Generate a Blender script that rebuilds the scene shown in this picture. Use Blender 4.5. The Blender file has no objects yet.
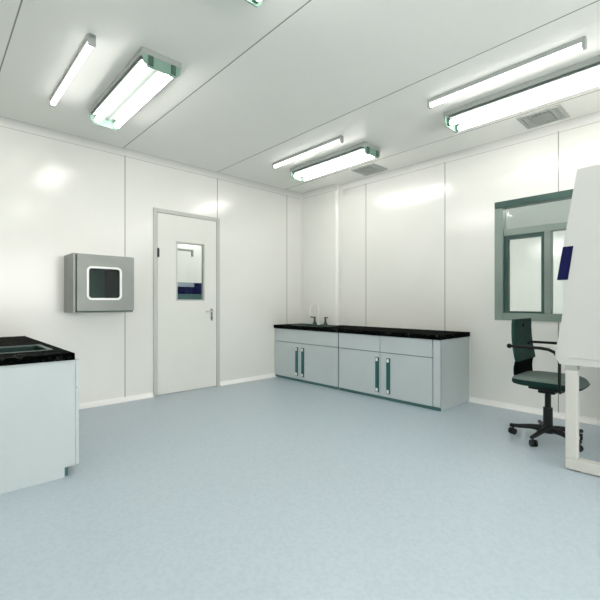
import bpy, bmesh, math, random
from mathutils import Vector, Matrix
random.seed(4)
S = bpy.context.scene
C = S.collection
PI = math.pi

# ------------------------------------------------------------ camera, world, exposure
cam_d = bpy.data.cameras.new('camera')
cam = bpy.data.objects.new('camera', cam_d)
C.objects.link(cam)
cam.location = (0, 0, 1.10)
cam.rotation_euler = (PI / 2, 0, -math.radians(43.1))
cam_d.sensor_width = 36
cam_d.lens = 398.6 / 600 * 36
cam_d.shift_y = 2.5 / 600
cam_d.clip_start = 0.02
S.camera = cam

w = bpy.data.worlds.new('world')
S.world = w
w.use_nodes = True
w.node_tree.nodes['Background'].inputs[0].default_value = (1, .97, .95, 1)
w.node_tree.nodes['Background'].inputs[1].default_value = 3.2

S.view_settings.view_transform = 'Standard'
S.view_settings.look = 'None'
S.view_settings.gamma = 1
S.view_settings.use_curve_mapping = False
S.view_settings.exposure = 0.90
TUBE = 9.5           # strength of the fluorescent tubes
SIDE_TUBE = 40.0     # added tubes that brighten the room next door

# ------------------------------------------------------------ materials
def lin(c):
    return tuple(((v / 255 / 12.92) if v / 255 <= 0.04045 else ((v / 255 + 0.055) / 1.055) ** 2.4) for v in c) + (1,)

def mat(name, rgb, rough=0.5, metal=0.0, noise=None, bump=None, spec=0.5, coat=0.0):
    """noise = (scale, rgb2, lo, hi) mixes a second colour in by a noise texture; bump = (scale, strength)"""
    m = bpy.data.materials.new(name)
    m.use_nodes = True
    nt = m.node_tree
    b = nt.nodes['Principled BSDF']
    b.inputs['Base Color'].default_value = lin(rgb)
    b.inputs['Roughness'].default_value = rough
    b.inputs['Metallic'].default_value = metal
    b.inputs['Specular IOR Level'].default_value = spec
    b.inputs['Coat Weight'].default_value = coat
    tc = nt.nodes.new('ShaderNodeTexCoord')
    if noise:
        n = nt.nodes.new('ShaderNodeTexNoise')
        n.inputs['Scale'].default_value = noise[0]
        n.inputs['Detail'].default_value = 4
        r = nt.nodes.new('ShaderNodeValToRGB')
        r.color_ramp.elements[0].position = noise[2]
        r.color_ramp.elements[1].position = noise[3]
        r.color_ramp.elements[0].color = lin(rgb)
        r.color_ramp.elements[1].color = lin(noise[1])
        nt.links.new(tc.outputs['Object'], n.inputs['Vector'])
        nt.links.new(n.outputs['Fac'], r.inputs['Fac'])
        nt.links.new(r.outputs['Color'], b.inputs['Base Color'])
    if bump:
        n2 = nt.nodes.new('ShaderNodeTexNoise')
        n2.inputs['Scale'].default_value = bump[0]
        bp = nt.nodes.new('ShaderNodeBump')
        bp.inputs['Strength'].default_value = bump[1]
        bp.inputs['Distance'].default_value = 0.002
        nt.links.new(tc.outputs['Object'], n2.inputs['Vector'])
        nt.links.new(n2.outputs['Fac'], bp.inputs['Height'])
        nt.links.new(bp.outputs['Normal'], b.inputs['Normal'])
    return m

def emit(name, rgb, strength):
    m = bpy.data.materials.new(name)
    m.use_nodes = True
    nt = m.node_tree
    nt.nodes.remove(nt.nodes['Principled BSDF'])
    e = nt.nodes.new('ShaderNodeEmission')
    e.inputs[0].default_value = lin(rgb)
    e.inputs[1].default_value = strength
    nt.links.new(e.outputs[0], nt.nodes['Material Output'].inputs[0])
    return m

def glass(name, tint, gloss=0.12, rough=0.03):
    m = bpy.data.materials.new(name)
    m.use_nodes = True
    nt = m.node_tree
    nt.nodes.remove(nt.nodes['Principled BSDF'])
    t = nt.nodes.new('ShaderNodeBsdfTransparent')
    t.inputs[0].default_value = lin(tint)
    g = nt.nodes.new('ShaderNodeBsdfGlossy')
    g.inputs['Roughness'].default_value = rough
    f = nt.nodes.new('ShaderNodeFresnel')
    f.inputs['IOR'].default_value = 1.3 + gloss
    mx = nt.nodes.new('ShaderNodeMixShader')
    nt.links.new(f.outputs[0], mx.inputs[0])
    nt.links.new(t.outputs[0], mx.inputs[1])
    nt.links.new(g.outputs[0], mx.inputs[2])
    nt.links.new(mx.outputs[0], nt.nodes['Material Output'].inputs[0])
    return m

M = dict(
    wall=mat('wall_panel_white', (236, 237, 232), 0.19, noise=(0.8, (233, 234, 228), .4, .6), spec=.9),
    ceil=mat('ceiling_panel', (239, 240, 234), 0.4, noise=(0.7, (236, 237, 231), .4, .6), spec=.3),
    cove=mat('cove_white', (224, 225, 220), 0.45),
    base=mat('base_white', (244, 245, 243), 0.4),
    joint=mat('cove_joint', (176, 179, 173), 0.6),
    seam=mat('seam_grey', (142, 146, 140), 0.6),
    floor=mat('floor_vinyl', (181, 195, 203), 0.30, noise=(55, (174, 189, 198), .42, .62), bump=(40, .03), spec=.4),
    frame=mat('door_frame_grey', (196, 198, 192), 0.45),
    leaf=mat('door_leaf', (232, 233, 227), 0.4, noise=(1.2, (229, 231, 224), .4, .6)),
    steel=mat('steel', (140, 145, 141), 0.42, metal=.5, noise=(3, (134, 139, 135), .4, .6)),
    steel_dark=mat('steel_dark', (60, 78, 74), 0.45, metal=.5),
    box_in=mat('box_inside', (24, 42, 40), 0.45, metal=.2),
    box_back=mat('box_rear_door', (150, 176, 170), 0.5),
    chrome=mat('chrome', (215, 218, 215), 0.15, metal=1),
    white=mat('white_enamel', (240, 242, 240), 0.3),
    dark=mat('dark_rubber', (28, 34, 33), 0.6),
    cab=mat('cabinet_laminate', (194, 204, 205), 0.38, noise=(2, (191, 201, 202), .4, .6)),
    cabedge=mat('cabinet_edge', (194, 204, 205), 0.4),
    tealline=mat('teal_plinth', (66, 108, 108), 0.5),
    handle=mat('handle_teal', (34, 92, 92), 0.35),
    top=mat('black_granite', (3, 4, 4), 0.3, noise=(38, (60, 68, 64), .54, .76), spec=0, coat=.03),
    sink=mat('sink_teal', (24, 52, 47), 0.4, spec=.2),
    sinkrim=mat('sink_rim', (60, 80, 74), 0.4),
    tapg=mat('tap_green', (48, 74, 64), 0.35),
    lamp_side=mat('lamp_housing', (160, 166, 162), 0.45),
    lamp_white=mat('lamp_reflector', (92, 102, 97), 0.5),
    lamp_green=mat('lamp_end_green', (128, 160, 144), 0.4),
    lamp_socket=mat('lamp_socket_green', (70, 102, 88), 0.4),
    vent=mat('vent_grey', (168, 172, 168), 0.5),
    vent2=mat('vent_core', (150, 154, 150), 0.5),
    wteal_shaded=mat('window_teal_shaded', (44, 78, 71), 0.35, noise=(2, (52, 86, 79), .4, .6)),  # darker copy of the frame colour; shade and reflection difference painted in
    wgrey=mat('window_grey_green', (138, 153, 145), 0.35, noise=(2, (128, 146, 138), .4, .6)),
    navy=mat('navy', (14, 18, 68), 0.6, spec=.15),
    fabric=mat('seat_fabric', (112, 128, 122), 0.75, noise=(120, (98, 114, 108), .4, .6), bump=(300, .2)),
    shell=mat('chair_shell_green', (26, 70, 64), 0.6, noise=(4, (22, 62, 56), .4, .6), spec=.25),
    black=mat('chair_black', (13, 20, 19), 0.5, spec=.3),
    seat_dark=mat('seat_side', (18, 48, 44), 0.7, spec=.15),
    matt=mat('matt_black', (10, 16, 15), 0.9, spec=.05),
    hood=mat('hood_enamel', (200, 202, 198), 0.4, noise=(1, (197, 200, 196), .4, .6)),
    stand=mat('stand_enamel', (204, 204, 198), 0.4),
    blueg=mat('locker_teal', (70, 104, 106), 0.5),
    greyp=mat('pale_grey_panel', (150, 165, 178), 0.5),
    tube=emit('tube_light', (255, 250, 246), TUBE),
    tube_dim=emit('slim_tube_light', (255, 254, 252), 2.2),
    tube2=emit('added_tube_next_room', (255, 253, 250), SIDE_TUBE),
    tube3=emit('added_tube_corridor', (255, 253, 250), 28),
    pane=glass('pane', (246, 248, 247)),
    pane2=glass('box_pane', (205, 222, 218), -.14),
)

# ------------------------------------------------------------ mesh helpers
def new():
    return bmesh.new()

def box(bm, x0, x1, y0, y1, z0, z1, bev=0.0, seg=2, mi=0):
    r = bmesh.ops.create_cube(bm, size=1)
    vs = r['verts']
    for v in vs:
        v.co = Vector(((x0 + x1) / 2 + v.co.x * (x1 - x0), (y0 + y1) / 2 + v.co.y * (y1 - y0), (z0 + z1) / 2 + v.co.z * (z1 - z0)))
    fs = set(f for v in vs for f in v.link_faces)
    if bev:
        es = list(set(e for v in vs for e in v.link_edges))
        rr = bmesh.ops.bevel(bm, geom=es, offset=bev, segments=seg, affect='EDGES', profile=.5)
        fs = set(f for f in rr['faces']) | set(f for f in fs if f.is_valid)
    for f in fs:
        f.material_index = mi
    return bm

def prism(bm, pts, axis, a0, a1, mi=0):
    """closed outline pts (2D) swept along axis; 'x': pts=(y,z), 'y': pts=(x,z), 'z': pts=(x,y)"""
    def P(p, a):
        return {'x': (a, p[0], p[1]), 'y': (p[0], a, p[1]), 'z': (p[0], p[1], a)}[axis]
    A = [bm.verts.new(P(p, a0)) for p in pts]
    B = [bm.verts.new(P(p, a1)) for p in pts]
    n = len(pts)
    fs = [bm.faces.new(A), bm.faces.new(B[::-1])]
    for i in range(n):
        fs.append(bm.faces.new((A[i], B[i], B[(i + 1) % n], A[(i + 1) % n])))
    for f in fs:
        f.material_index = mi
    bmesh.ops.recalc_face_normals(bm, faces=fs)
    return bm

def tube(bm, pts, r, n=12, caps=True):
    """round tube through points; r a number or list"""
    pts = [Vector(p) for p in pts]
    rings = []
    up0 = None
    for i, p in enumerate(pts):
        if i == 0:
            d = pts[1] - p
        elif i == len(pts) - 1:
            d = p - pts[i - 1]
        else:
            d = (pts[i + 1] - p).normalized() + (p - pts[i - 1]).normalized()
        d.normalize()
        if up0 is None:
            up0 = Vector((0, 0, 1)) if abs(d.z) < .9 else Vector((1, 0, 0))
        a = d.cross(up0)
        if a.length < 1e-4:
            up0 = Vector((0, 1, 0)); a = d.cross(up0)
        a.normalize()
        b = d.cross(a).normalized()
        up0 = -b if b.dot(up0) < 0 else b
        rr = r[i] if isinstance(r, (list, tuple)) else r
        rings.append([bm.verts.new(p + (a * math.cos(2 * PI * k / n) + b * math.sin(2 * PI * k / n)) * rr) for k in range(n)])
    fs = []
    for i in range(len(rings) - 1):
        for k in range(n):
            fs.append(bm.faces.new((rings[i][k], rings[i + 1][k], rings[i + 1][(k + 1) % n], rings[i][(k + 1) % n])))
    if caps:
        fs.append(bm.faces.new(rings[0])); fs.append(bm.faces.new(rings[-1][::-1]))
    bmesh.ops.recalc_face_normals(bm, faces=fs)
    return bm

def lathe(bm, prof, cx, cy, n=24):
    """profile [(r, z)] around a vertical axis"""
    rings = [[bm.verts.new((cx + r * math.cos(2 * PI * k / n), cy + r * math.sin(2 * PI * k / n), z)) for k in range(n)] for r, z in prof]
    fs = []
    for i in range(len(rings) - 1):
        for k in range(n):
            fs.append(bm.faces.new((rings[i][k], rings[i][(k + 1) % n], rings[i + 1][(k + 1) % n], rings[i + 1][k])))
    fs.append(bm.faces.new(rings[0])); fs.append(bm.faces.new(rings[-1]))
    bmesh.ops.recalc_face_normals(bm, faces=fs)
    return bm

def rrect(u0, u1, v0, v1, r, n=6):
    out = []
    for (cu, cv, a) in ((u1 - r, v1 - r, 0), (u0 + r, v1 - r, 90), (u0 + r, v0 + r, 180), (u1 - r, v0 + r, 270)):
        for k in range(n + 1):
            t = math.radians(a + 90 * k / n)
            out.append((cu + r * math.cos(t), cv + r * math.sin(t)))
    return out

def ring_plate(bm, outer, inner, axis, a0, a1):
    """plate with a hole: outer and inner outlines with the same number of points"""
    def P(p, a):
        return {'x': (a, p[0], p[1]), 'y': (p[0], a, p[1]), 'z': (p[0], p[1], a)}[axis]
    n = len(outer)
    V = [[bm.verts.new(P(p, a)) for p in o] for o, a in ((outer, a0), (inner, a0), (inner, a1), (outer, a1))]
    fs = []
    for j in range(4):
        for i in range(n):
            fs.append(bm.faces.new((V[j][i], V[j][(i + 1) % n], V[(j + 1) % 4][(i + 1) % n], V[(j + 1) % 4][i])))
    bmesh.ops.recalc_face_normals(bm, faces=fs)
    return bm

def wpos(o):
    p = Vector((0, 0, 0))
    while o:
        p += o.location
        o = o.parent
    return p

def obj(name, bm, m, parent=None, smooth=None, origin=None):
    """one mesh object; coordinates are given in the world, whatever the parent"""
    me = bpy.data.meshes.new(name)
    if parent is not None:
        off = wpos(parent)
        loc = Vector((0, 0, 0))
    else:
        cs = [v.co for v in bm.verts]
        mn = Vector([min(c[i] for c in cs) for i in range(3)])
        mxx = Vector([max(c[i] for c in cs) for i in range(3)])
        off = Vector(origin) if origin else Vector(((mn.x + mxx.x) / 2, (mn.y + mxx.y) / 2, mn.z))
        loc = off
    bmesh.ops.translate(bm, verts=bm.verts, vec=-off)
    bm.to_mesh(me)
    bm.free()
    for mm in (m if isinstance(m, (list, tuple)) else [m]):
        me.materials.append(mm)
    o = bpy.data.objects.new(name, me)
    C.objects.link(o)
    o.location = loc
    if parent is not None:
        o.parent = parent
    if smooth:
        me.polygons.foreach_set('use_smooth', [True] * len(me.polygons))
        me.set_sharp_from_angle(angle=math.radians(smooth))
    return o

def tag(o, label, cat, group=None, kind=None):
    o['label'] = label
    o['category'] = cat
    if group: o['group'] = group
    if kind: o['kind'] = kind
    return o

def thing(name, loc, label, cat, group=None):
    o = bpy.data.objects.new(name, None)
    C.objects.link(o)
    o.location = loc
    o.empty_display_size = .1
    return tag(o, label, cat, group)

def struct(name, bm, m, parent=None, smooth=None):
    o = obj(name, bm, m, parent, smooth)
    if parent is None:
        o['kind'] = 'structure'
    return o

def dup(root, loc, label, group=None):
    def cp(o, par):
        c = o.copy(); C.objects.link(c)
        c.parent = par
        for ch in list(o.children):
            cp(ch, c)
        return c
    r = cp(root, None)
    r.location = loc
    r['label'] = label
    if group: r['group'] = group
    return r

# ------------------------------------------------------------ the room
A = 4.59     # left-hand wall of the photograph (plane y = A)
B = 4.43     # right-hand wall (plane x = B)
H = 2.80
X0, Y0 = -1.6, -2.4
T = 0.10
NX = 8.2     # far wall of the room next door
NY = 7.0     # far wall of the corridor behind the door

struct('floor', box(new(), X0 - T, NX + T, Y0 - T, NY + T, -0.1, 0), M['floor'])

bm = new()
box(bm, X0 - T, B + T, Y0 - T, A + T, H, H + .1)
for x in (-.79, .39, 1.575, 2.76, 3.925):
    box(bm, x - .004, x + .004, Y0, A, H - .001, H + .01, mi=1)
struct('ceiling', bm, [M['ceil'], M['seam']])

# left wall with the door opening
DX0, DX1, DH = 1.934, 2.832, 2.215
bm = new()
QX0, QX1, QZ0, QZ1 = 1.10, 1.485, 1.095, 1.485      # opening for the pass box
box(bm, X0 - T, QX0, A, A + T, 0, H)
box(bm, QX1, DX0, A, A + T, 0, H)
box(bm, QX0, QX1, A, A + T, 0, QZ0)
box(bm, QX0, QX1, A, A + T, QZ1, H)
box(bm, DX1, B + T, A, A + T, 0, H)
box(bm, DX0, DX1, A, A + T, DH, H)
for x, z0 in ((-.79, 0), (.39, 0), (1.616, 0), (2.80, DH), (4.02, 0)):
    box(bm, x - .0045, x + .0045, A - .001, A + .02, z0, H, mi=1)
struct('wall_left', bm, [M['wall'], M['seam']])

# right wall with the window opening
WY0, WY1, WZ0, WZ1 = 0.69, 1.687, 0.915, 2.165
bm = new()
box(bm, B, B + T, Y0 - T, WY0, 0, H)
box(bm, B, B + T, WY1, A + T, 0, H)
box(bm, B, B + T, WY0, WY1, 0, WZ0)
box(bm, B, B + T, WY0, WY1, WZ1, H)
for y, segs in ((3.40, ((0, H),)), (2.249, ((0, H),)), (1.10, ((0, WZ0), (WZ1, H))), (-.05, ((0, H),)), (-1.2, ((0, H),))):
    for z0, z1 in segs:
        box(bm, B - .001, B + .02, y - .0045, y + .0045, z0, z1, mi=1)
struct('wall_right', bm, [M['wall'], M['seam']])
bm = new()  # rear wall, with an opening added to let in soft sky light
box(bm, X0 - T, -1.2, Y0 - T, Y0, 0, H)
box(bm, 4.1, B + T, Y0 - T, Y0, 0, H)
box(bm, -1.2, 4.1, Y0 - T, Y0, 0, .85)
box(bm, -1.2, 4.1, Y0 - T, Y0, 2.35, H)
struct('wall_rear', bm, M['wall'])
bm = new()
for a in (-1.2, .125, 1.45, 2.775, 4.04):
    box(bm, a, a + .06, Y0 - .08, Y0 - .02, .85, 2.35)
for z in (.85, 2.29):
    box(bm, -1.14, 4.04, Y0 - .08, Y0 - .02, z, z + .06)
struct('window_2_added', bm, M['wgrey'])  # unseen window frame, added with the opening that softens the light
struct('wall_side', box(new(), X0 - T, X0, Y0, A, 0, H), M['wall'])

# boxed-in riser in the corner, with a rounded outer edge
RX, RY = 4.33, 3.84
r = .05
pts = [(B + .01, A + .01), (RX, A + .01), (RX, RY + r)]
pts += [(RX + r - r * math.cos(t), RY + r - r * math.sin(t)) for t in [PI / 2 * k / 8 for k in range(1, 9)]]
pts += [(B + .01, RY)]
struct('wall_corner', prism(new(), pts, 'z', 0, H), M['wall'], smooth=40)

def cove(name, axis, a0, a1, cu, cv, su, sv, r, m, n=8, joint=False):
    """concave fillet in the inner corner at (cu, cv); su, sv point into the room"""
    pts = [(cu, cv), (cu + su * r, cv)]
    ctr = (cu + su * r, cv + sv * r)
    for k in range(1, n + 1):
        t = PI / 2 * k / n
        pts.append((ctr[0] - su * r * math.sin(t), ctr[1] - sv * r * math.cos(t)))
    bm = prism(new(), pts, axis, a0, a1)
    if joint:
        for (u0, u1, v0, v1) in ((cu - r - .004, cu - r + .001, cv - .0015, cv), (cu - .0015, cu, cv - r - .004, cv - r + .001)):
            if axis == 'x': box(bm, a0, a1, u0, u1, v0, v1, mi=1)
            else: box(bm, u0, u1, a0, a1, v0, v1, mi=1)
    return struct(name, bm, [m, M['joint']], smooth=30)

cr = .065
cove('trim_1', 'x', X0, RX, A, H, -1, -1, cr, M['cove'], joint=True)
cove('trim_2', 'y', Y0, RY, B, H, -1, -1, cr, M['cove'], joint=True)
cove('trim_3', 'y', RY, A, RX, H, -1, -1, cr, M['cove'], joint=True)
cove('trim_4', 'z', 0, H, RX, A, -1, -1, .045, M['cove'])
cove('trim_5', 'z', 0, H, B, RY, -1, -1, .035, M['cove'])
br = .05
cove('baseboard_left', 'x', X0, DX0, A, 0, -1, 1, br, M['base'])
cove('baseboard_left.001', 'x', DX1, 3.80, A, 0, -1, 1, br, M['base'])
cove('baseboard_right', 'y', Y0, 1.96, B, 0, -1, 1, br, M['base'])
cove('baseboard_rear', 'x', X0, B, Y0, 0, 1, 1, br, M['base'])
cove('baseboard_side', 'y', Y0, A, X0, 0, 1, 1, br, M['base'])

# ------------------------------------------------------------ rooms next door (seen through the panes)
bm = new()
box(bm, B + T, NX, Y0 - T, A + T, 2.50, 2.56)
struct('ceiling_next_room', bm, M['ceil'])
struct('wall_next_room', box(new(), NX, NX + T, Y0 - T, A + T, 0, 2.5), M['wall'])
struct('wall_next_room_near', box(new(), B + T, NX, Y0 - T, Y0, 0, 2.5), M['wall'])
struct('wall_next_room_far', box(new(), B + T, NX, A, A + T, 0, 2.5), M['wall'])
struct('ceiling_corridor', box(new(), X0 - T, 6.2, A + T, NY, 2.6, 2.66), M['ceil'])
struct('wall_corridor', box(new(), X0 - T, 6.2, NY, NY + T, 0, 2.6), M['wall'])
struct('wall_corridor_left', box(new(), X0 - T, X0, A + T, NY, 0, 2.6), M['wall'])
struct('wall_corridor_right', box(new(), 6.1, 6.2, A + T, NY, 0, 2.6), M['wall'])

# ------------------------------------------------------------ door
bm = new()
box(bm, DX0, DX0 + .048, A - .014, A + T - .004, 0, DH, .004)
box(bm, DX1 - .048, DX1, A - .014, A + T - .004, 0, DH, .004)
box(bm, DX0 + .048, DX1 - .048, A - .014, A + T - .004, DH - .048, DH, .004)
# the rebate behind the leaf
box(bm, DX0 + .048, DX0 + .058, A + .035, A + .06, 0, DH - .048)
box(bm, DX1 - .058, DX1 - .048, A + .035, A + .06, 0, DH - .048)
frame = struct('trim_6', bm, M['frame'])
frame['label'] = 'pale grey metal door frame'
LX0, LX1, LZ1 = DX0 + .052, DX1 - .052, DH - .052
VX0, VX1, VZ0, VZ1 = 2.222, 2.602, 1.125, 1.845
ly0, ly1 = A - .008, A + .034
bm = new()
ring_plate(bm, [(LX0, .006), (LX1, .006), (LX1, LZ1), (LX0, LZ1)], [(VX0, VZ0), (VX1, VZ0), (VX1, VZ1), (VX0, VZ1)], 'y', ly0, ly1)
door = struct('door_1', bm, M['leaf'])
door['label'] = 'white door leaf with a tall vision panel'
bm = new()
fw = .012
ring_plate(bm, [(VX0 - .004, VZ0 - .004), (VX1 + .004, VZ0 - .004), (VX1 + .004, VZ1 + .004), (VX0 - .004, VZ1 + .004)],
           [(VX0 + fw, VZ0 + fw), (VX1 - fw, VZ0 + fw), (VX1 - fw, VZ1 - fw), (VX0 + fw, VZ1 - fw)], 'y', ly0 - .006, ly1 + .004)
o = obj('vision_panel_frame', bm, M['frame'], door)
obj('glass_pane', box(new(), VX0 + fw, VX1 - fw, A + .010, A + .016, VZ0 + fw, VZ1 - fw), M['pane'], o)
bm = new()
box(bm, 2.695, 2.722, ly0 - .008, ly0, .865, 1.02, .006)
hp = obj('lock_plate', bm, M['steel'], door); hp['label'] = 'grey metal lock plate'
tube(bm := new(), [(2.709, ly0 - .006, .985), (2.709, ly0 - .05, .985), (2.70, ly0 - .058, .985), (2.60, ly0 - .056, .985)], .009, 10)
obj('lever_handle', bm, M['frame'], hp, 40)
tube(bm := new(), [(2.709, ly0 - .006, .90), (2.709, ly0 - .016, .90)], .010, 14)
obj('key_cylinder', bm, M['dark'], hp, 40)
bm = new()
tube(bm, [(LX0 + .004, ly0 - .008, 1.635), (LX0 + .004, ly0 - .008, 1.745)], .008, 12)
box(bm, LX0 - .006, LX0 + .022, ly0 - .004, ly0 + .001, 1.64, 1.74)
o = obj('hinge', bm, M['dark'], door, 40)
o['label'] = 'dark hinge'

# ------------------------------------------------------------ window in the right wall
bm = new()
fx0, fx1 = B - .012, B + T - .01
box(bm, fx0, fx1, WY1 - .085, WY1, WZ0, WZ1 - .07, .004)          # far jamb
box(bm, fx0, fx1, WY0, WY0 + .085, WZ0, WZ1 - .07, .004)
box(bm, fx0, fx1, WY0 + .085, WY1 - .085, WZ0, WZ0 + .075, .004)  # sill member
win = struct('window_1', bm, M['wgrey'])
win['label'] = 'grey green aluminium window frame'
o = obj('head_frame', box(new(), fx0, fx1, WY0, WY1, WZ1 - .07, WZ1, .004), M['wteal_shaded'], win)
o['label'] = 'head of the window frame, its shade painted dark teal'
obj('transom', box(new(), B + .012, fx1, WY0 + .085, WY1 - .085, 1.80, 1.87, .004), M['wgrey'], win)
obj('mullion', box(new(), B + .012, fx1, 1.165, 1.225, WZ0 + .075, 1.80, .004), M['wgrey'], win)
# opening casement on the far side
bm = new()
s0, s1, sz0, sz1 = 1.225, WY1 - .085, WZ0 + .075, 1.80
sf = .040
ring_plate(bm, [(s0, sz0), (s1, sz0), (s1, sz1), (s0, sz1)], [(s0 + sf * .7, sz0 + sf * .5), (s1 - sf, sz0 + sf * .5), (s1 - sf, sz1 - sf), (s0 + sf * .7, sz1 - sf)], 'x', B + .022, B + .075)
cas = obj('casement', bm, M['wteal_shaded'], win)
cas['label'] = 'opening casement, its shade painted dark teal'
obj('glass_pane', box(new(), B + .045, B + .051, s0 + sf * .7, s1 - sf, sz0 + sf * .5, sz1 - sf), M['pane'], cas)
obj('glass_pane', box(new(), B + .045, B + .051, WY0 + .085, 1.165, WZ0 + .075, 1.80), M['pane'], win)
obj('glass_pane', box(new(), B + .045, B + .051, WY0 + .085, WY1 - .085, 1.87, WZ1 - .07), M['pane'], win)

# ------------------------------------------------------------ ceiling lamps
LW = .28
def batten(x, y0, y1, label, tm=None, hz=H, group='twin tube ceiling lamps'):
    tm = tm or M['tube']
    cx = x + LW / 2
    t = thing('ceiling_lamp', (cx, (y0 + y1) / 2, hz), label, 'ceiling lamp', group)
    bm = new()
    box(bm, x, x + LW, y0, y1, hz - .042, hz, .004)
    h = obj('housing', bm, M['lamp_side'], t)
    # white reflector, two shallow troughs with a ridge between
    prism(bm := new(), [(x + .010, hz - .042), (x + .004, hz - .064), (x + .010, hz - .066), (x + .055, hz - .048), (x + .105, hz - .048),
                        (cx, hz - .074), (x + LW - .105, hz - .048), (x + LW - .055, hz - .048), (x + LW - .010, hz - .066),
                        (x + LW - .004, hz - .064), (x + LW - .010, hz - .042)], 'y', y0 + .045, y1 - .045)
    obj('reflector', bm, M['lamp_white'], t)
    for dx in (-.080, .080):
        tube(bm := new(), [(cx + dx, y0 + .04, hz - .086), (cx + dx, y1 - .04, hz - .090)], .024, 18)
        obj('fluorescent_tube', bm, tm, t, 40)
    for yy, s in ((y0, 1), (y1, -1)):
        bm = new()
        ya, yb = sorted((yy + s * .004, yy + s * .012))
        prism(bm, [(x + .004, hz - .042), (x + .012, hz - .092), (x + .04, hz - .118), (x + LW - .04, hz - .118), (x + LW - .012, hz - .092), (x + LW - .004, hz - .042)], 'y', ya, yb)
        e = obj('end_bracket', bm, M['lamp_green'], t)
        e['label'] = 'pale green end bracket'
        for dx in (-.080, .080):
            ya, yb = sorted((yy - s * .006, yy + s * .040))
            box(bm := new(), cx + dx - .017, cx + dx + .017, ya, yb, hz - .108, hz - .042, .004)
            obj('lamp_socket', bm, M['lamp_socket'], e)
    return t

lamp = batten(3.37, 2.60, 3.79, 'twin tube ceiling lamp next to the vent nearest the corner, complete in view')
batten_loc = lamp.location.copy()
def put_lamp(x, yc, label):
    return dup(lamp, (x + LW / 2, yc, H), label)
put_lamp(3.37, 1.13, 'twin tube ceiling lamp at the top right, beside the vent nearest the window')
put_lamp(1.04, 3.235, 'twin tube ceiling lamp at the top left, above the wall mounted steel box')
for x, yc in ((1.05, 1.13), (1.05, -1.0), (3.37, -1.0), (-1.0, 1.13), (-1.0, 3.22)):  # unseen; the overhead one shows as a reflection, the others added for soft light
    put_lamp(x, yc, 'unseen twin tube ceiling lamp out of the picture, behind or above the viewer')

def slim(x, y0, y1, label):
    t = thing('slim_ceiling_lamp', (x, (y0 + y1) / 2, H), label, 'ceiling lamp', 'slim single tube ceiling lamps')
    box(bm := new(), x - .020, x + .020, y0, y1, H - .032, H, .003)
    obj('housing', bm, M['lamp_side'], t)
    tube(bm := new(), [(x, y0 + .022, H - .046), (x, y1 - .022, H - .046)], .020, 16)
    obj('fluorescent_tube', bm, M['tube_dim'], t, 40)
    for ya, yb in ((y0, y0 + .022), (y1 - .022, y1)):
        box(bm := new(), x - .023, x + .023, ya, yb, H - .070, H - .001, .006)
        obj('end_cap', bm, M['lamp_side'], t)
    return t
sl = slim(3.09, 2.67, 3.77, 'slim single tube ceiling lamp in the middle, beside the twin lamp nearest the corner')
dup(sl, (3.08, 1.16, H), 'slim single tube ceiling lamp at the top right, beside the twin lamp near the window')
dup(sl, (.765, 3.29, H), 'slim single tube ceiling lamp at the top left edge, only its rounded end showing')

# lamps added out of view to brighten the rooms next door
batten(5.2, .2, 1.4, 'added twin tube lamp brightening the room beyond the window', M['tube2'], 2.5, 'added lamps in the rooms next door')
batten(5.2, 2.0, 3.2, 'added twin tube lamp brightening the room beyond the window', M['tube2'], 2.5, 'added lamps in the rooms next door')
batten(2.3, 5.2, 6.4, 'added twin tube lamp brightening the corridor beyond the door', M['tube3'], 2.6, 'added lamps in the rooms next door')
batten(4.3, 5.2, 6.4, 'added twin tube lamp brightening the corridor beyond the door', M['tube3'], 2.6, 'added lamps in the rooms next door')

# ------------------------------------------------------------ ceiling vents
def vent(x0, x1, y0, y1, label):
    t = thing('ceiling_vent', ((x0 + x1) / 2, (y0 + y1) / 2, H), label, 'ceiling vent', 'perforated ceiling vents')
    ring_plate(bm := new(), [(x0, y0), (x1, y0), (x1, y1), (x0, y1)], [(x0 + .03, y0 + .03), (x1 - .03, y0 + .03), (x1 - .03, y1 - .03), (x0 + .03, y1 - .03)], 'z', H - .012, H)
    obj('vent_frame', bm, M['vent'], t)
    bm = new()
    n = 9
    for k in range(n):
        yy = y0 + .03 + (y1 - y0 - .06) * (k + .5) / n
        prism(bm, [(yy - .014, H - .002), (yy + .004, H - .012), (yy + .008, H - .011), (yy - .010, H - .001)], 'x', x0 + .03, x1 - .03)
    obj('louvre', bm, M['vent'], t)
    cx, cy = (x0 + x1) / 2, (y0 + y1) / 2
    box(bm := new(), cx - .08, cx + .08, cy - .08, cy + .08, H - .016, H - .012, .001)
    obj('centre_plate', bm, M['vent2'], t)
    return t
vent(3.96, 4.275, 2.94, 3.28, 'square grey ceiling vent beside the twin lamp nearest the corner')
vent(3.96, 4.275, .97, 1.32, 'square grey ceiling vent at the top right, above the window')

# ------------------------------------------------------------ wall mounted steel pass box
px0, px1, pz0, pz1, pf = 1.015, 1.585, 1.00, 1.575, 4.245
t = thing('pass_box', ((px0 + px1) / 2, A, pz0), 'grey steel box with a rounded square window, fixed to the left wall', 'pass box')
bm = new()
w_ = .02
box(bm, px0, px0 + w_, pf + .022, A, pz0, pz1, .002)
box(bm, px1 - w_, px1, pf + .022, A, pz0, pz1, .002)
box(bm, px0 + w_, px1 - w_, pf + .022, A, pz0, pz0 + w_, .001)
box(bm, px0 + w_, px1 - w_, pf + .022, A, pz1 - w_, pz1, .001)
ring_plate(bm, [(px0 + w_, pz0 + w_), (px1 - w_, pz0 + w_), (px1 - w_, pz1 - w_), (px0 + w_, pz1 - w_)], [(1.112, 1.107), (1.473, 1.107), (1.473, 1.473), (1.112, 1.473)], 'y', A - .03, A - .002)
box(bm, px0 - .0, px0 + .022, pf + .004, pf + .022, pz0, pz1, .002)
o = obj('body', bm, M['steel'], t)
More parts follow.
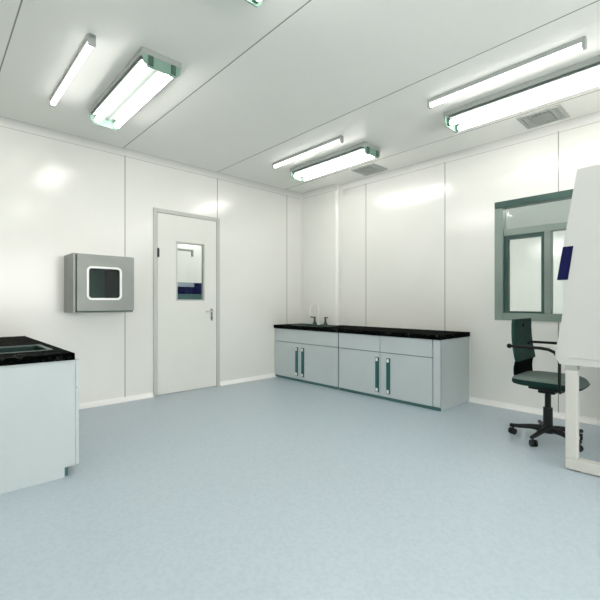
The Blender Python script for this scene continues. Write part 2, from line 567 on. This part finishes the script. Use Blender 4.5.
# dark gasket gap between body and door
ring_plate(bm := new(), [(px0 + .022, pz0 + .006), (px1 - .006, pz0 + .006), (px1 - .006, pz1 - .012), (px0 + .022, pz1 - .012)],
           [(px0 + .08, pz0 + .08), (px1 - .08, pz0 + .08), (px1 - .08, pz1 - .08), (px0 + .08, pz1 - .08)], 'y', pf + .012, pf + .0225)
obj('gasket', bm, M['steel_dark'], t)
gx0, gx1, gz0, gz1 = 1.131, 1.460, 1.125, 1.456
dx0, dx1, dz0, dz1 = px0 + .032, px1, pz0 + .018, pz1 - .008
bm = new()
ring_plate(bm, rrect(dx0, dx1, dz0, dz1, .006), rrect(gx0 + .01, gx1 - .01, gz0 + .01, gz1 - .01, .035), 'y', pf - .004, pf + .012)
d = obj('door', bm, M['steel'], t)
ring_plate(bm := new(), rrect(gx0, gx1, gz0, gz1, .045), rrect(gx0 + .020, gx1 - .020, gz0 + .020, gz1 - .020, .028), 'y', pf - .012, pf - .003)
g = obj('window_surround', bm, M['white'], d)
g['label'] = 'white rounded window surround'
prism(bm := new(), rrect(gx0 + .012, gx1 - .012, gz0 + .012, gz1 - .012, .03), 'y', pf + .001, pf + .005)
obj('glass_pane', bm, M['pane2'], d)
# lined chamber going through the wall
lx0, lx1, lz0, lz1, lyb, th = 1.112, 1.473, 1.107, 1.473, 4.80, .006
bm = new()
ring_plate(bm, [(lx0 , lz0), (lx1, lz0), (lx1, lz1), (lx0, lz1)], [(lx0 + th, lz0 + th), (lx1 - th, lz0 + th), (lx1 - th, lz1 - th), (lx0 + th, lz1 - th)], 'y', pf + .03, lyb)
o = obj('chamber', bm, M['box_in'], t)
o['label'] = 'dark inner chamber'
box(bm := new(), lx0, lx1, lyb, lyb + .02, lz0, lz1)
o = obj('rear_door', bm, M['box_back'], t)
o['label'] = 'grey green rear door inside the chamber'

# ------------------------------------------------------------ bench along the right wall
FX = 3.775
ZU = .722      # underside of the worktop
def plate_handle(y, z0, z1, xf, parent, s=-1):
    """flat recessed handle on the plane x = xf, s the outward direction"""
    x_a, x_b = sorted((xf, xf + s * .014))
    box(bm := new(), x_a, x_b, y - .023, y + .023, z0, z1, .003)
    h = obj('handle', bm, M['handle'], parent)
    h['label'] = 'dark teal plate handle'
    for za, zb in ((z0 + .008, z0 + .046), (z1 - .046, z1 - .008)):
        x_a, x_b = sorted((xf + s * .013, xf + s * .020))
        box(bm := new(), x_a, x_b, y - .014, y + .014, za, zb, .003)
        e = obj('handle_mount', bm, M['white'], h)
        e['label'] = 'white end mount'

def cabinet(y0, y1, seam, drawers, hy, label, name='base_cabinet', end=False):
    t = thing(name, ((FX + B) / 2, (y0 + y1) / 2, 0), label, 'cabinet', 'base cabinets of the long bench')
    bm = new()
    xb = RX if y1 > RY else B - .002
    xb = min(xb, 4.32)
    xr = xb if not end else B - .001
    box(bm, FX + .02, xr, y0, y0 + .018, 0, ZU, .001)
    box(bm, FX + .02, xb, y1 - .018, y1, 0, ZU, .001)
    box(bm, FX + .02, xb, y0 + .018, y1 - .018, .05, .07)
    box(bm, xb - .015, xb, y0 + .018, y1 - .018, .07, ZU)
    box(bm, FX + .02, FX + .05, y0 + .018, y1 - .018, ZU - .04, ZU)
    obj('body', bm, M['cab'], t)
    box(bm := new(), FX + .012, FX + .03, y0 + .004, y1 - .004, 0, .05)
    o = obj('plinth', bm, M['tealline'], t); o['label'] = 'dark teal plinth strip'
    box(bm := new(), FX + .014, FX + .0195, y0 + .002, y1 - .002, .05, ZU)
    obj('gap_backing', bm, M['tealline'], t)
    for a, b in drawers:
        box(bm := new(), FX, FX + .0135, a + .003, b - .003, .537, ZU - .003, .002)
        obj('drawer', bm, M['cab'], t)
    yd = y0
    if end:
        yd = drawers[0][0]
        box(bm := new(), FX + .002, FX + .0135, y0, yd - .004, .036, ZU, .006)
        obj('corner_strip', bm, M['cab'], t)
    for (a, b), yy in zip(((yd, seam), (seam, y1)), hy):
        g = .003 if len(drawers) > 1 else .0012
        box(bm := new(), FX, FX + .0135, a + (.003 if a == yd else g), b - (.003 if b == y1 else g), .036, .529, .002)
        dd = obj('door', bm, M['cab'], t)
        plate_handle(yy, .075, .475, FX, dd)
    return t
cabinet(3.335, 4.585, 4.034, [(3.335, 4.585)], (3.974, 4.095), 'pale grey two door cabinet with one wide drawer front, in the corner under the taps')
cabinet(1.965, 3.325, 2.698, [(2.05, 2.698), (2.698, 3.325)], (2.583, 2.733), 'pale grey two door cabinet at the free end of the long bench, nearest the window', end=True)
# rounded corner post at the end
# worktop with a cut-out for the sink
SX0, SX1, SY0, SY1 = 3.86, 4.15, 3.72, 4.30
ZT = .770
bm = new()
yw0, yw1, xw0 = 1.952, A - .001, FX - .018
box(bm, xw0, SX0, yw0, yw1, ZU, ZT, .003)
box(bm, SX1, RX - .001, RY - .001, yw1, ZU, ZT, .002)
box(bm, SX1, B - .001, yw0, RY - .0015, ZU, ZT, .002)
box(bm, SX0, SX1, yw0, SY0, ZU, ZT, .002)
box(bm, SX0, SX1, SY1, yw1, ZU, ZT, .002)
tag(obj('worktop', bm, M['top']), 'long black stone worktop with a sink, along the right wall', 'worktop')

def basin(name, x0, x1, y0, y1, zt, label, depth=.2):
    t = thing(name, ((x0 + x1) / 2, (y0 + y1) / 2, zt - depth), label, 'sink')
    k = 10
    rings = []
    bm = new()
    for (d, z, rad) in ((-.024, zt + .001, .03), (-.024, zt + .005, .03), (.003, zt + .005, .03), (.003, zt - .004, .03), (.006, zt - depth + .02, .03), (.03, zt - depth, .03),
                        (.03, zt - depth - .003, .03), (.002, zt - depth + .015, .03), (-.0, zt - .004, .03)):
        rings.append([bm.verts.new((p[0], p[1], z)) for p in rrect(x0 + .004 + d, x1 - .004 - d, y0 + .004 + d, y1 - .004 - d, rad, k)])
    n = len(rings[0])
    for i in range(len(rings) - 1):
        for j in range(n):
            f = bm.faces.new((rings[i][j], rings[i + 1][j], rings[i + 1][(j + 1) % n], rings[i][(j + 1) % n]))
            f.material_index = 1 if i < 3 else 0
    bm.faces.new(rings[5])
    obj('bowl', bm, [M['sink'], M['sinkrim']], t, 40)
    cx, cy = (x0 + x1) / 2, (y0 + y1) / 2
    lathe(bm := new(), [(.001, zt - depth + .001), (.036, zt - depth + .001), (.036, zt - depth + .006), (.028, zt - depth + .006), (.02, zt - depth + .002), (.001, zt - depth + .002)], cx, cy)
    obj('drain', bm, M['chrome'], t, 40)
    return t
basin('sink', SX0, SX1, SY0, SY1, ZT, 'dark inset sink in the long black worktop, in front of the taps', .18)

# gooseneck spout and two taps behind the sink
tx = 4.235
t = thing('gooseneck_spout', (tx, 4.12, ZT), 'slender white gooseneck spout standing between two green taps', 'tap')
bm = new()
pts = [(tx, 4.12, ZT + .02), (tx, 4.12, ZT + .235)]
R = .075
for k in range(1, 13):
    a = PI * k / 12
    pts.append((tx - R + R * math.cos(a), 4.12 + .03 * k / 12, ZT + .235 + R * math.sin(a)))
pts.append((tx - 2 * R, 4.15, ZT + .15))
tube(bm, pts, .0095, 12)
obj('spout', bm, M['white'], t, 50)
lathe(bm := new(), [(.022, ZT), (.022, ZT + .01), (.014, ZT + .02), (.012, ZT + .035)], tx, 4.12)
obj('base_flange', bm, M['white'], t, 40)
def tap(y, label):
    t = thing('tap', (tx, y, ZT), label, 'tap', 'green taps with cross handles')
    lathe(bm := new(), [(.036, ZT), (.036, ZT + .008), (.022, ZT + .03), (.015, ZT + .055), (.013, ZT + .085), (.017, ZT + .095)], tx, y)
    obj('tap_body', bm, M['tapg'], t, 40)
    s = 1 if y > 4.12 else -1
    bm = new()
    tube(bm, [(tx, y - s * .02, ZT + .108), (tx - .02, y + s * .065, ZT + .112)], .009, 10)
    tube(bm, [(tx, y, ZT + .094), (tx, y, ZT + .112)], .012, 12)
    obj('lever', bm, M['tapg'], t, 40)
tap(4.205, 'dark green tap left of the white gooseneck spout')
tap(3.985, 'dark green tap right of the white gooseneck spout')

# ------------------------------------------------------------ bench at the left edge
bx0, bx1, by0, by1 = -.70, .693, 2.842, A - .002
bz = .737
t = thing('bench_cabinet', ((bx0 + bx1) / 2, (by0 + by1) / 2, 0), 'pale grey bench cabinet with a plain end panel, at the left edge', 'cabinet')
pan = [(bx0 + .06, 0), (.632, 0), (.632, .062), (bx1, .062), (bx1, bz), (bx0, bz), (bx0, .062), (bx0 + .06, .062)]
prism(bm := new(), pan, 'y', by0, by0 + .02)
obj('end_panel', bm, M['cab'], t)
bm = new()
prism(bm, pan, 'y', by1 - .02 - .05, by1 - .05)
box(bm, bx0 + .02, bx1 - .02, by0 + .02, by1 - .07, .062, .08)
box(bm, -.02, 0, by0 + .02, by1 - .07, .08, bz - .25)
for yy in (3.42, 4.0):
    box(bm, bx0 + .02, bx1 - .002, yy - .009, yy + .009, .08, bz - .22)
obj('body', bm, M['cab'], t)
for xa, xb in ((.60, .655), (bx0 + .04, bx0 + .095)):
    box(bm := new(), xa, xb, by0 + .02, by1 - .07, 0, .062)
    o = obj('plinth', bm, M['tealline'], t); o['label'] = 'dark teal recessed plinth'
ys = [by0 + .001, 3.42, 4.0, by1 - .06]
for s, xf in ((1, bx1), (-1, bx0)):
    for a, b in zip(ys[:-1], ys[1:]):
        xa, xb = sorted((xf + s * .002, xf + s * .022))
        box(bm := new(), xa, xb, a + .002, b - .002, .56, bz - .002, .003)
        obj('drawer', bm, M['cabedge'], t)
        box(bm := new(), xa, xb, a + .002, b - .002, .064, .553, .003)
        dd = obj('door', bm, M['cabedge'], t)
        plate_handle(b - .06, .12, .45, xf + s * .022, dd, s)

# worktop with sink cut-out
ux0, ux1, uy0, uy1 = .10, .60, 3.09, 3.50
tx0, tx1, ty0, ty1 = -.70, .686, 2.822, A - .001
ZB = .780
bm = new()
box(bm, ux1, tx1, ty0, ty1, bz, ZB, .003)
box(bm, tx0, ux0, ty0, ty1, bz, ZB, .003)
box(bm, ux0, ux1, ty0, uy0, bz, ZB, .003)
box(bm, ux0, ux1, uy1, ty1, bz, ZB, .003)
tag(obj('worktop', bm, M['top']), 'black speckled stone worktop with a teal sink, at the left edge', 'worktop')
basin('sink', ux0, ux1, uy0, uy1, ZB, 'teal inset sink in the black worktop at the left edge', .19)

# ------------------------------------------------------------ clean bench (safety cabinet) at the right edge
hx0, hx1 = 3.08, 4.36
prof = [(-.05, .69), (-.05, 1.967), (.66, 1.967), (.773, 1.25), (.737, 1.238), (.737, 1.06), (.749, .97), (.761, .88), (.776, .815), (.783, .79), (.783, .735), (.758, .69)]
t = thing('safety_cabinet', ((hx0 + hx1) / 2, .36, 0), 'tall white laboratory clean air cabinet with a sloping front, on a white stand', 'laboratory cabinet')
prism(bm := new(), prof, 'x', hx0, hx0 + .03)
obj('side_panel', bm, M['hood'], t)
prism(bm := new(), prof, 'x', hx1 - .03, hx1)
obj('side_panel', bm, M['hood'], t)
bm = new()
box(bm, hx0 + .03, hx1 - .03, -.05, -.03, .69, 1.967)
box(bm, hx0 + .03, hx1 - .03, -.03, .655, 1.945, 1.967)
box(bm, hx0 + .03, hx1 - .03, -.03, .60, 1.50, 1.52)
obj('body', bm, M['hood'], t)
def fy(z): return .66 + (1.967 - z) / (1.967 - 1.25) * .113
prism(bm := new(), [(fy(1.965) - .002, 1.965), (fy(1.45) - .002, 1.45), (fy(1.45) - .03, 1.45), (fy(1.965) - .03, 1.965)], 'x', hx0 + .03, hx1 - .03)
obj('front_fascia', bm, M['hood'], t)
prism(bm := new(), [(fy(1.45) - .008, 1.45), (fy(1.25) - .008, 1.25), (fy(1.25) - .016, 1.25), (fy(1.45) - .016, 1.45)], 'x', hx0 + .03, hx1 - .03)
obj('glass_sash', bm, M['pane'], t)
box(bm := new(), hx0 + .03, hx1 - .03, -.03, .70, .74, .765)
obj('work_surface', bm, M['steel'], t)
prism(bm := new(), [(.70, .735), (.70, .80), (.74, .815), (.783, .79), (.783, .735), (.758, .69), (.70, .69)], 'x', hx0 + .03, hx1 - .03)
obj('armrest', bm, M['hood'], t)
prism(bm := new(), [(.7725, 1.25), (.7105, 1.25), (.680, 1.4686), (.7385, 1.4686)], 'x', hx0 - .005, hx0)
o = obj('control_strip', bm, M['navy'], t)
o['label'] = 'navy blue panel on the side edge'
# thin fold line above the lower tray
bm = new()
box(bm, hx0 - .006, hx0, -.05, .70, .735, .745, .002)
obj('tray_lip', bm, M['hood'], t)
# stand
sx = hx0 + .002
for (xa) in (sx, hx1 - .067):
    for (ya) in (.662, -.04):
        box(bm := new(), xa, xa + .065, ya, ya + .065, .076, .672, .004)
        o = obj('stand_leg', bm, M['stand'], t)
        box(bm := new(), xa - .003, xa + .068, ya - .002, ya + .067, .655, .69, .003)
        p = obj('mounting_bracket', bm, M['lamp_side'], o)
        p['label'] = 'grey bracket'
    box(bm := new(), xa, xa + .065, -.04, .727, .006, .076, .004)
    f = obj('foot_rail', bm, M['stand'], t)
    for yy in (.02, .66):
        tube(bm := new(), [(xa + .033, yy, 0), (xa + .033, yy, .008)], .022, 16)
        obj('levelling_foot', bm, M['dark'], f, 40)
box(bm := new(), sx + .065, hx1 - .067, -.03, .03, .12, .18, .004)
obj('cross_rail', bm, M['stand'], t)

# ------------------------------------------------------------ office chair
cx, cy = 3.655, .965
t = thing('office_chair', (cx, cy, 0), 'dark green swivel office chair on castors in front of the white cabinet', 'chair')
bx, by = 3.63, .974
# cushion: rounded square, softly domed, front edge falling away
bm = new()
n = 48
def sq(a, e=4.6):
    c, s = math.cos(a), math.sin(a)
    return math.copysign(abs(c) ** (2 / e), c), math.copysign(abs(s) ** (2 / e), s)
rings = []
hw, hd = .236, .243
for (k, z) in ((.0, .516), (.5, .515), (.8, .510), (.93, .502), (.99, .484), (1.0, .463), (.97, .450), (.90, .444), (.0, .442)):
    ring = []
    for j in range(n):
        u, v = sq(2 * PI * j / n)
        x, y = u * hw * max(k, .001), v * hd * max(k, .001)
        dz = -.022 * max(0, (-y - .10) / .13) ** 2 * (1 if z > .47 else .2) + .006 * abs(x / hw) ** 2 * (1 if z > .47 else 0)
        ring.append(bm.verts.new((cx + x, cy + y, z + dz)))
    rings.append(ring)
for i in range(len(rings) - 1):
    for j in range(n):
        f = bm.faces.new((rings[i][j], rings[i + 1][j], rings[i + 1][(j + 1) % n], rings[i][(j + 1) % n]))
        f.material_index = 0 if i < 4 else 1
bmesh.ops.remove_doubles(bm, verts=bm.verts, dist=.0006)
bmesh.ops.recalc_face_normals(bm, faces=bm.faces)
o = obj('seat', bm, [M['fabric'], M['seat_dark']], t, 60)
bm = new()
box(bm, cx - .11, cx + .11, cy - .12, cy + .13, .405, .443, .01)
box(bm, bx - .05, bx + .05, by - .06, by + .06, .375, .410, .008)
obj('seat_mechanism', bm, M['black'], t)
# backrest: slightly wrapped shell, tapering upwards, leaning back
def sheet(z0, z1, wb, wt, y0, y1, thick, wrap, nz=12, nx=14, rt=.03):
    bm = new()
    F, K = [], []
    for i in range(nz + 1):
        q = i / nz
        z = z0 + (z1 - z0) * q
        hw_ = (wb + (wt - wb) * q) / 2
        zz = min(z1 - z, z - z0)
        if zz < rt:
            hw_ -= rt - math.sqrt(max(0, rt * rt - (rt - zz) ** 2))
        yb = y0 + (y1 - y0) * q + .012 * math.sin(q * PI)
        F.append([bm.verts.new((cx + 0.085 + hw_ * s, yb - wrap * s * s, z)) for s in [-1 + 2 * j / nx for j in range(nx + 1)]])
        K.append([bm.verts.new((cx + 0.085 + hw_ * s, yb - wrap * s * s + thick, z)) for s in [-1 + 2 * j / nx for j in range(nx + 1)]])
    for i in range(nz):
        for j in range(nx):
            bm.faces.new((F[i][j], F[i][j + 1], F[i + 1][j + 1], F[i + 1][j]))
            bm.faces.new((K[i][j], K[i + 1][j], K[i + 1][j + 1], K[i][j + 1]))
        bm.faces.new((F[i][0], F[i + 1][0], K[i + 1][0], K[i][0]))
        bm.faces.new((F[i][nx], K[i][nx], K[i + 1][nx], F[i + 1][nx]))
    for j in range(nx):
        bm.faces.new((F[0][j], K[0][j], K[0][j + 1], F[0][j + 1]))
        bm.faces.new((F[nz][j], F[nz][j + 1], K[nz][j + 1], K[nz][j]))
    bmesh.ops.recalc_face_normals(bm, faces=bm.faces)
    return bm
b = obj('backrest', sheet(.615, .960, .45, .42, 1.165, 1.195, .022, .006, rt=.012), M['shell'], t, 50)
tube(bm := new(), [(cx + .05, 1.192, .925), (cx + .05, 1.196, .925)], .001, 8)
bm.free()
prism(bm := new(), rrect(cx + .065, cx + .11, .89, .925, .015), 'y', 1.176, 1.1885)
o = obj('grip_slot', bm, M['black'], b); o['label'] = 'dark grip slot'
o = obj('lower_back_plate', sheet(.47, .63, .43, .43, 1.178, 1.172, .012, .003, rt=.01), M['matt'], t, 50)
o['label'] = 'black plate joining seat and backrest'
# arms: rear knob, forward bar, bending down to the seat
for xa, s in ((3.418, -1), (3.922, 1)):
    pts = [(xa, 1.185, .752), (xa, 1.08, .752), (xa, .97, .752), (xa, .915, .746), (xa, .875, .728), (xa, .850, .695), (xa, .842, .65), (xa, .842, .50), (xa - s * .004, .842, .445), (xa - s * .03, .845, .425), (xa - s * .15, .87, .420)]
    tube(bm := new(), pts, [.011, .011, .012, .012, .012, .012, .011, .011, .011, .011, .011], 12)
    bmesh.ops.create_uvsphere(bm, u_segments=16, v_segments=10, radius=.019, matrix=Matrix.Translation((xa, 1.19, .752)))
    # link from arm to the back
    tube(bm, [(xa, 1.165, .752), (xa - s * .03, 1.172, .748), (xa - s * .075, 1.182, .742)], .009, 10)
    obj('armrest', bm, M['black'], t, 50)
tube(bm := new(), [(bx, by, .09), (bx, by, .26), (bx, by, .262), (bx, by, .385)], [.034, .034, .022, .022], 20)
obj('gas_lift_column', bm, M['black'], t, 40)
lathe(bm := new(), [(.02, .06), (.046, .062), (.05, .085), (.044, .11), (.034, .118)], bx, by)
obj('base_hub', bm, M['black'], t, 40)
for k in range(5):
    a = math.radians(100 + 72 * k)
    d = Vector((math.cos(a), math.sin(a), 0))
    n_ = Vector((-d.y, d.x, 0))
    c0 = Vector((bx, by, 0))
    tube(bm := new(), [c0 + d * .03 + Vector((0, 0, .092)), c0 + d * .12 + Vector((0, 0, .088)), c0 + d * .22 + Vector((0, 0, .074)), c0 + d * .272 + Vector((0, 0, .072))], [.024, .020, .016, .014], 10)
    leg = obj('base_leg', bm, M['black'], t, 50)
    p = c0 + d * .248
    bm = new()
    sw = Vector((math.cos(a + .9), math.sin(a + .9), 0))
    sn = Vector((-sw.y, sw.x, 0))
    for sgn in (-1, 1):
        tube(bm, [p + sn * sgn * .006 + Vector((0, 0, .026)) + sw * .006, p + sn * sgn * .022 + Vector((0, 0, .026)) + sw * .006], .026, 20)
    tube(bm, [p + Vector((0, 0, .03)), p + Vector((0, 0, .066))], .007, 8)
    obj('castor', bm, M['black'], leg, 40)

# ------------------------------------------------------------ things beyond the door pane
t = thing('storage_locker', (3.3, 6.2, 0), 'navy blue waist high locker with a teal lower half, seen through the door pane', 'cabinet')
box(bm := new(), 2.2, 4.4, 6.1, 6.5, 0, 1.24, .004)
o = obj('lower_body', bm, M['blueg'], t); o['label'] = 'teal lower half'
box(bm := new(), 2.2, 4.4, 6.1, 6.5, 1.24, 1.43, .004)
u = obj('upper_body', bm, M['navy'], t); u['label'] = 'navy blue upper half'
box(bm := new(), 2.2, 3.27, 6.09, 6.10, 1.36, 1.425)
o = obj('label_panel', bm, M['greyp'], u); o['label'] = 'pale grey blue panel'
bm = new()
box(bm, 2.2, 3.70, NY - .03, NY, 2.08, 2.11)
box(bm, 3.70, 3.73, NY - .03, NY, 1.98, 2.11)
tag(obj('cable_duct', bm, M['seam']), 'thin grey cable duct bent down on the white wall seen through the door pane', 'cable duct')
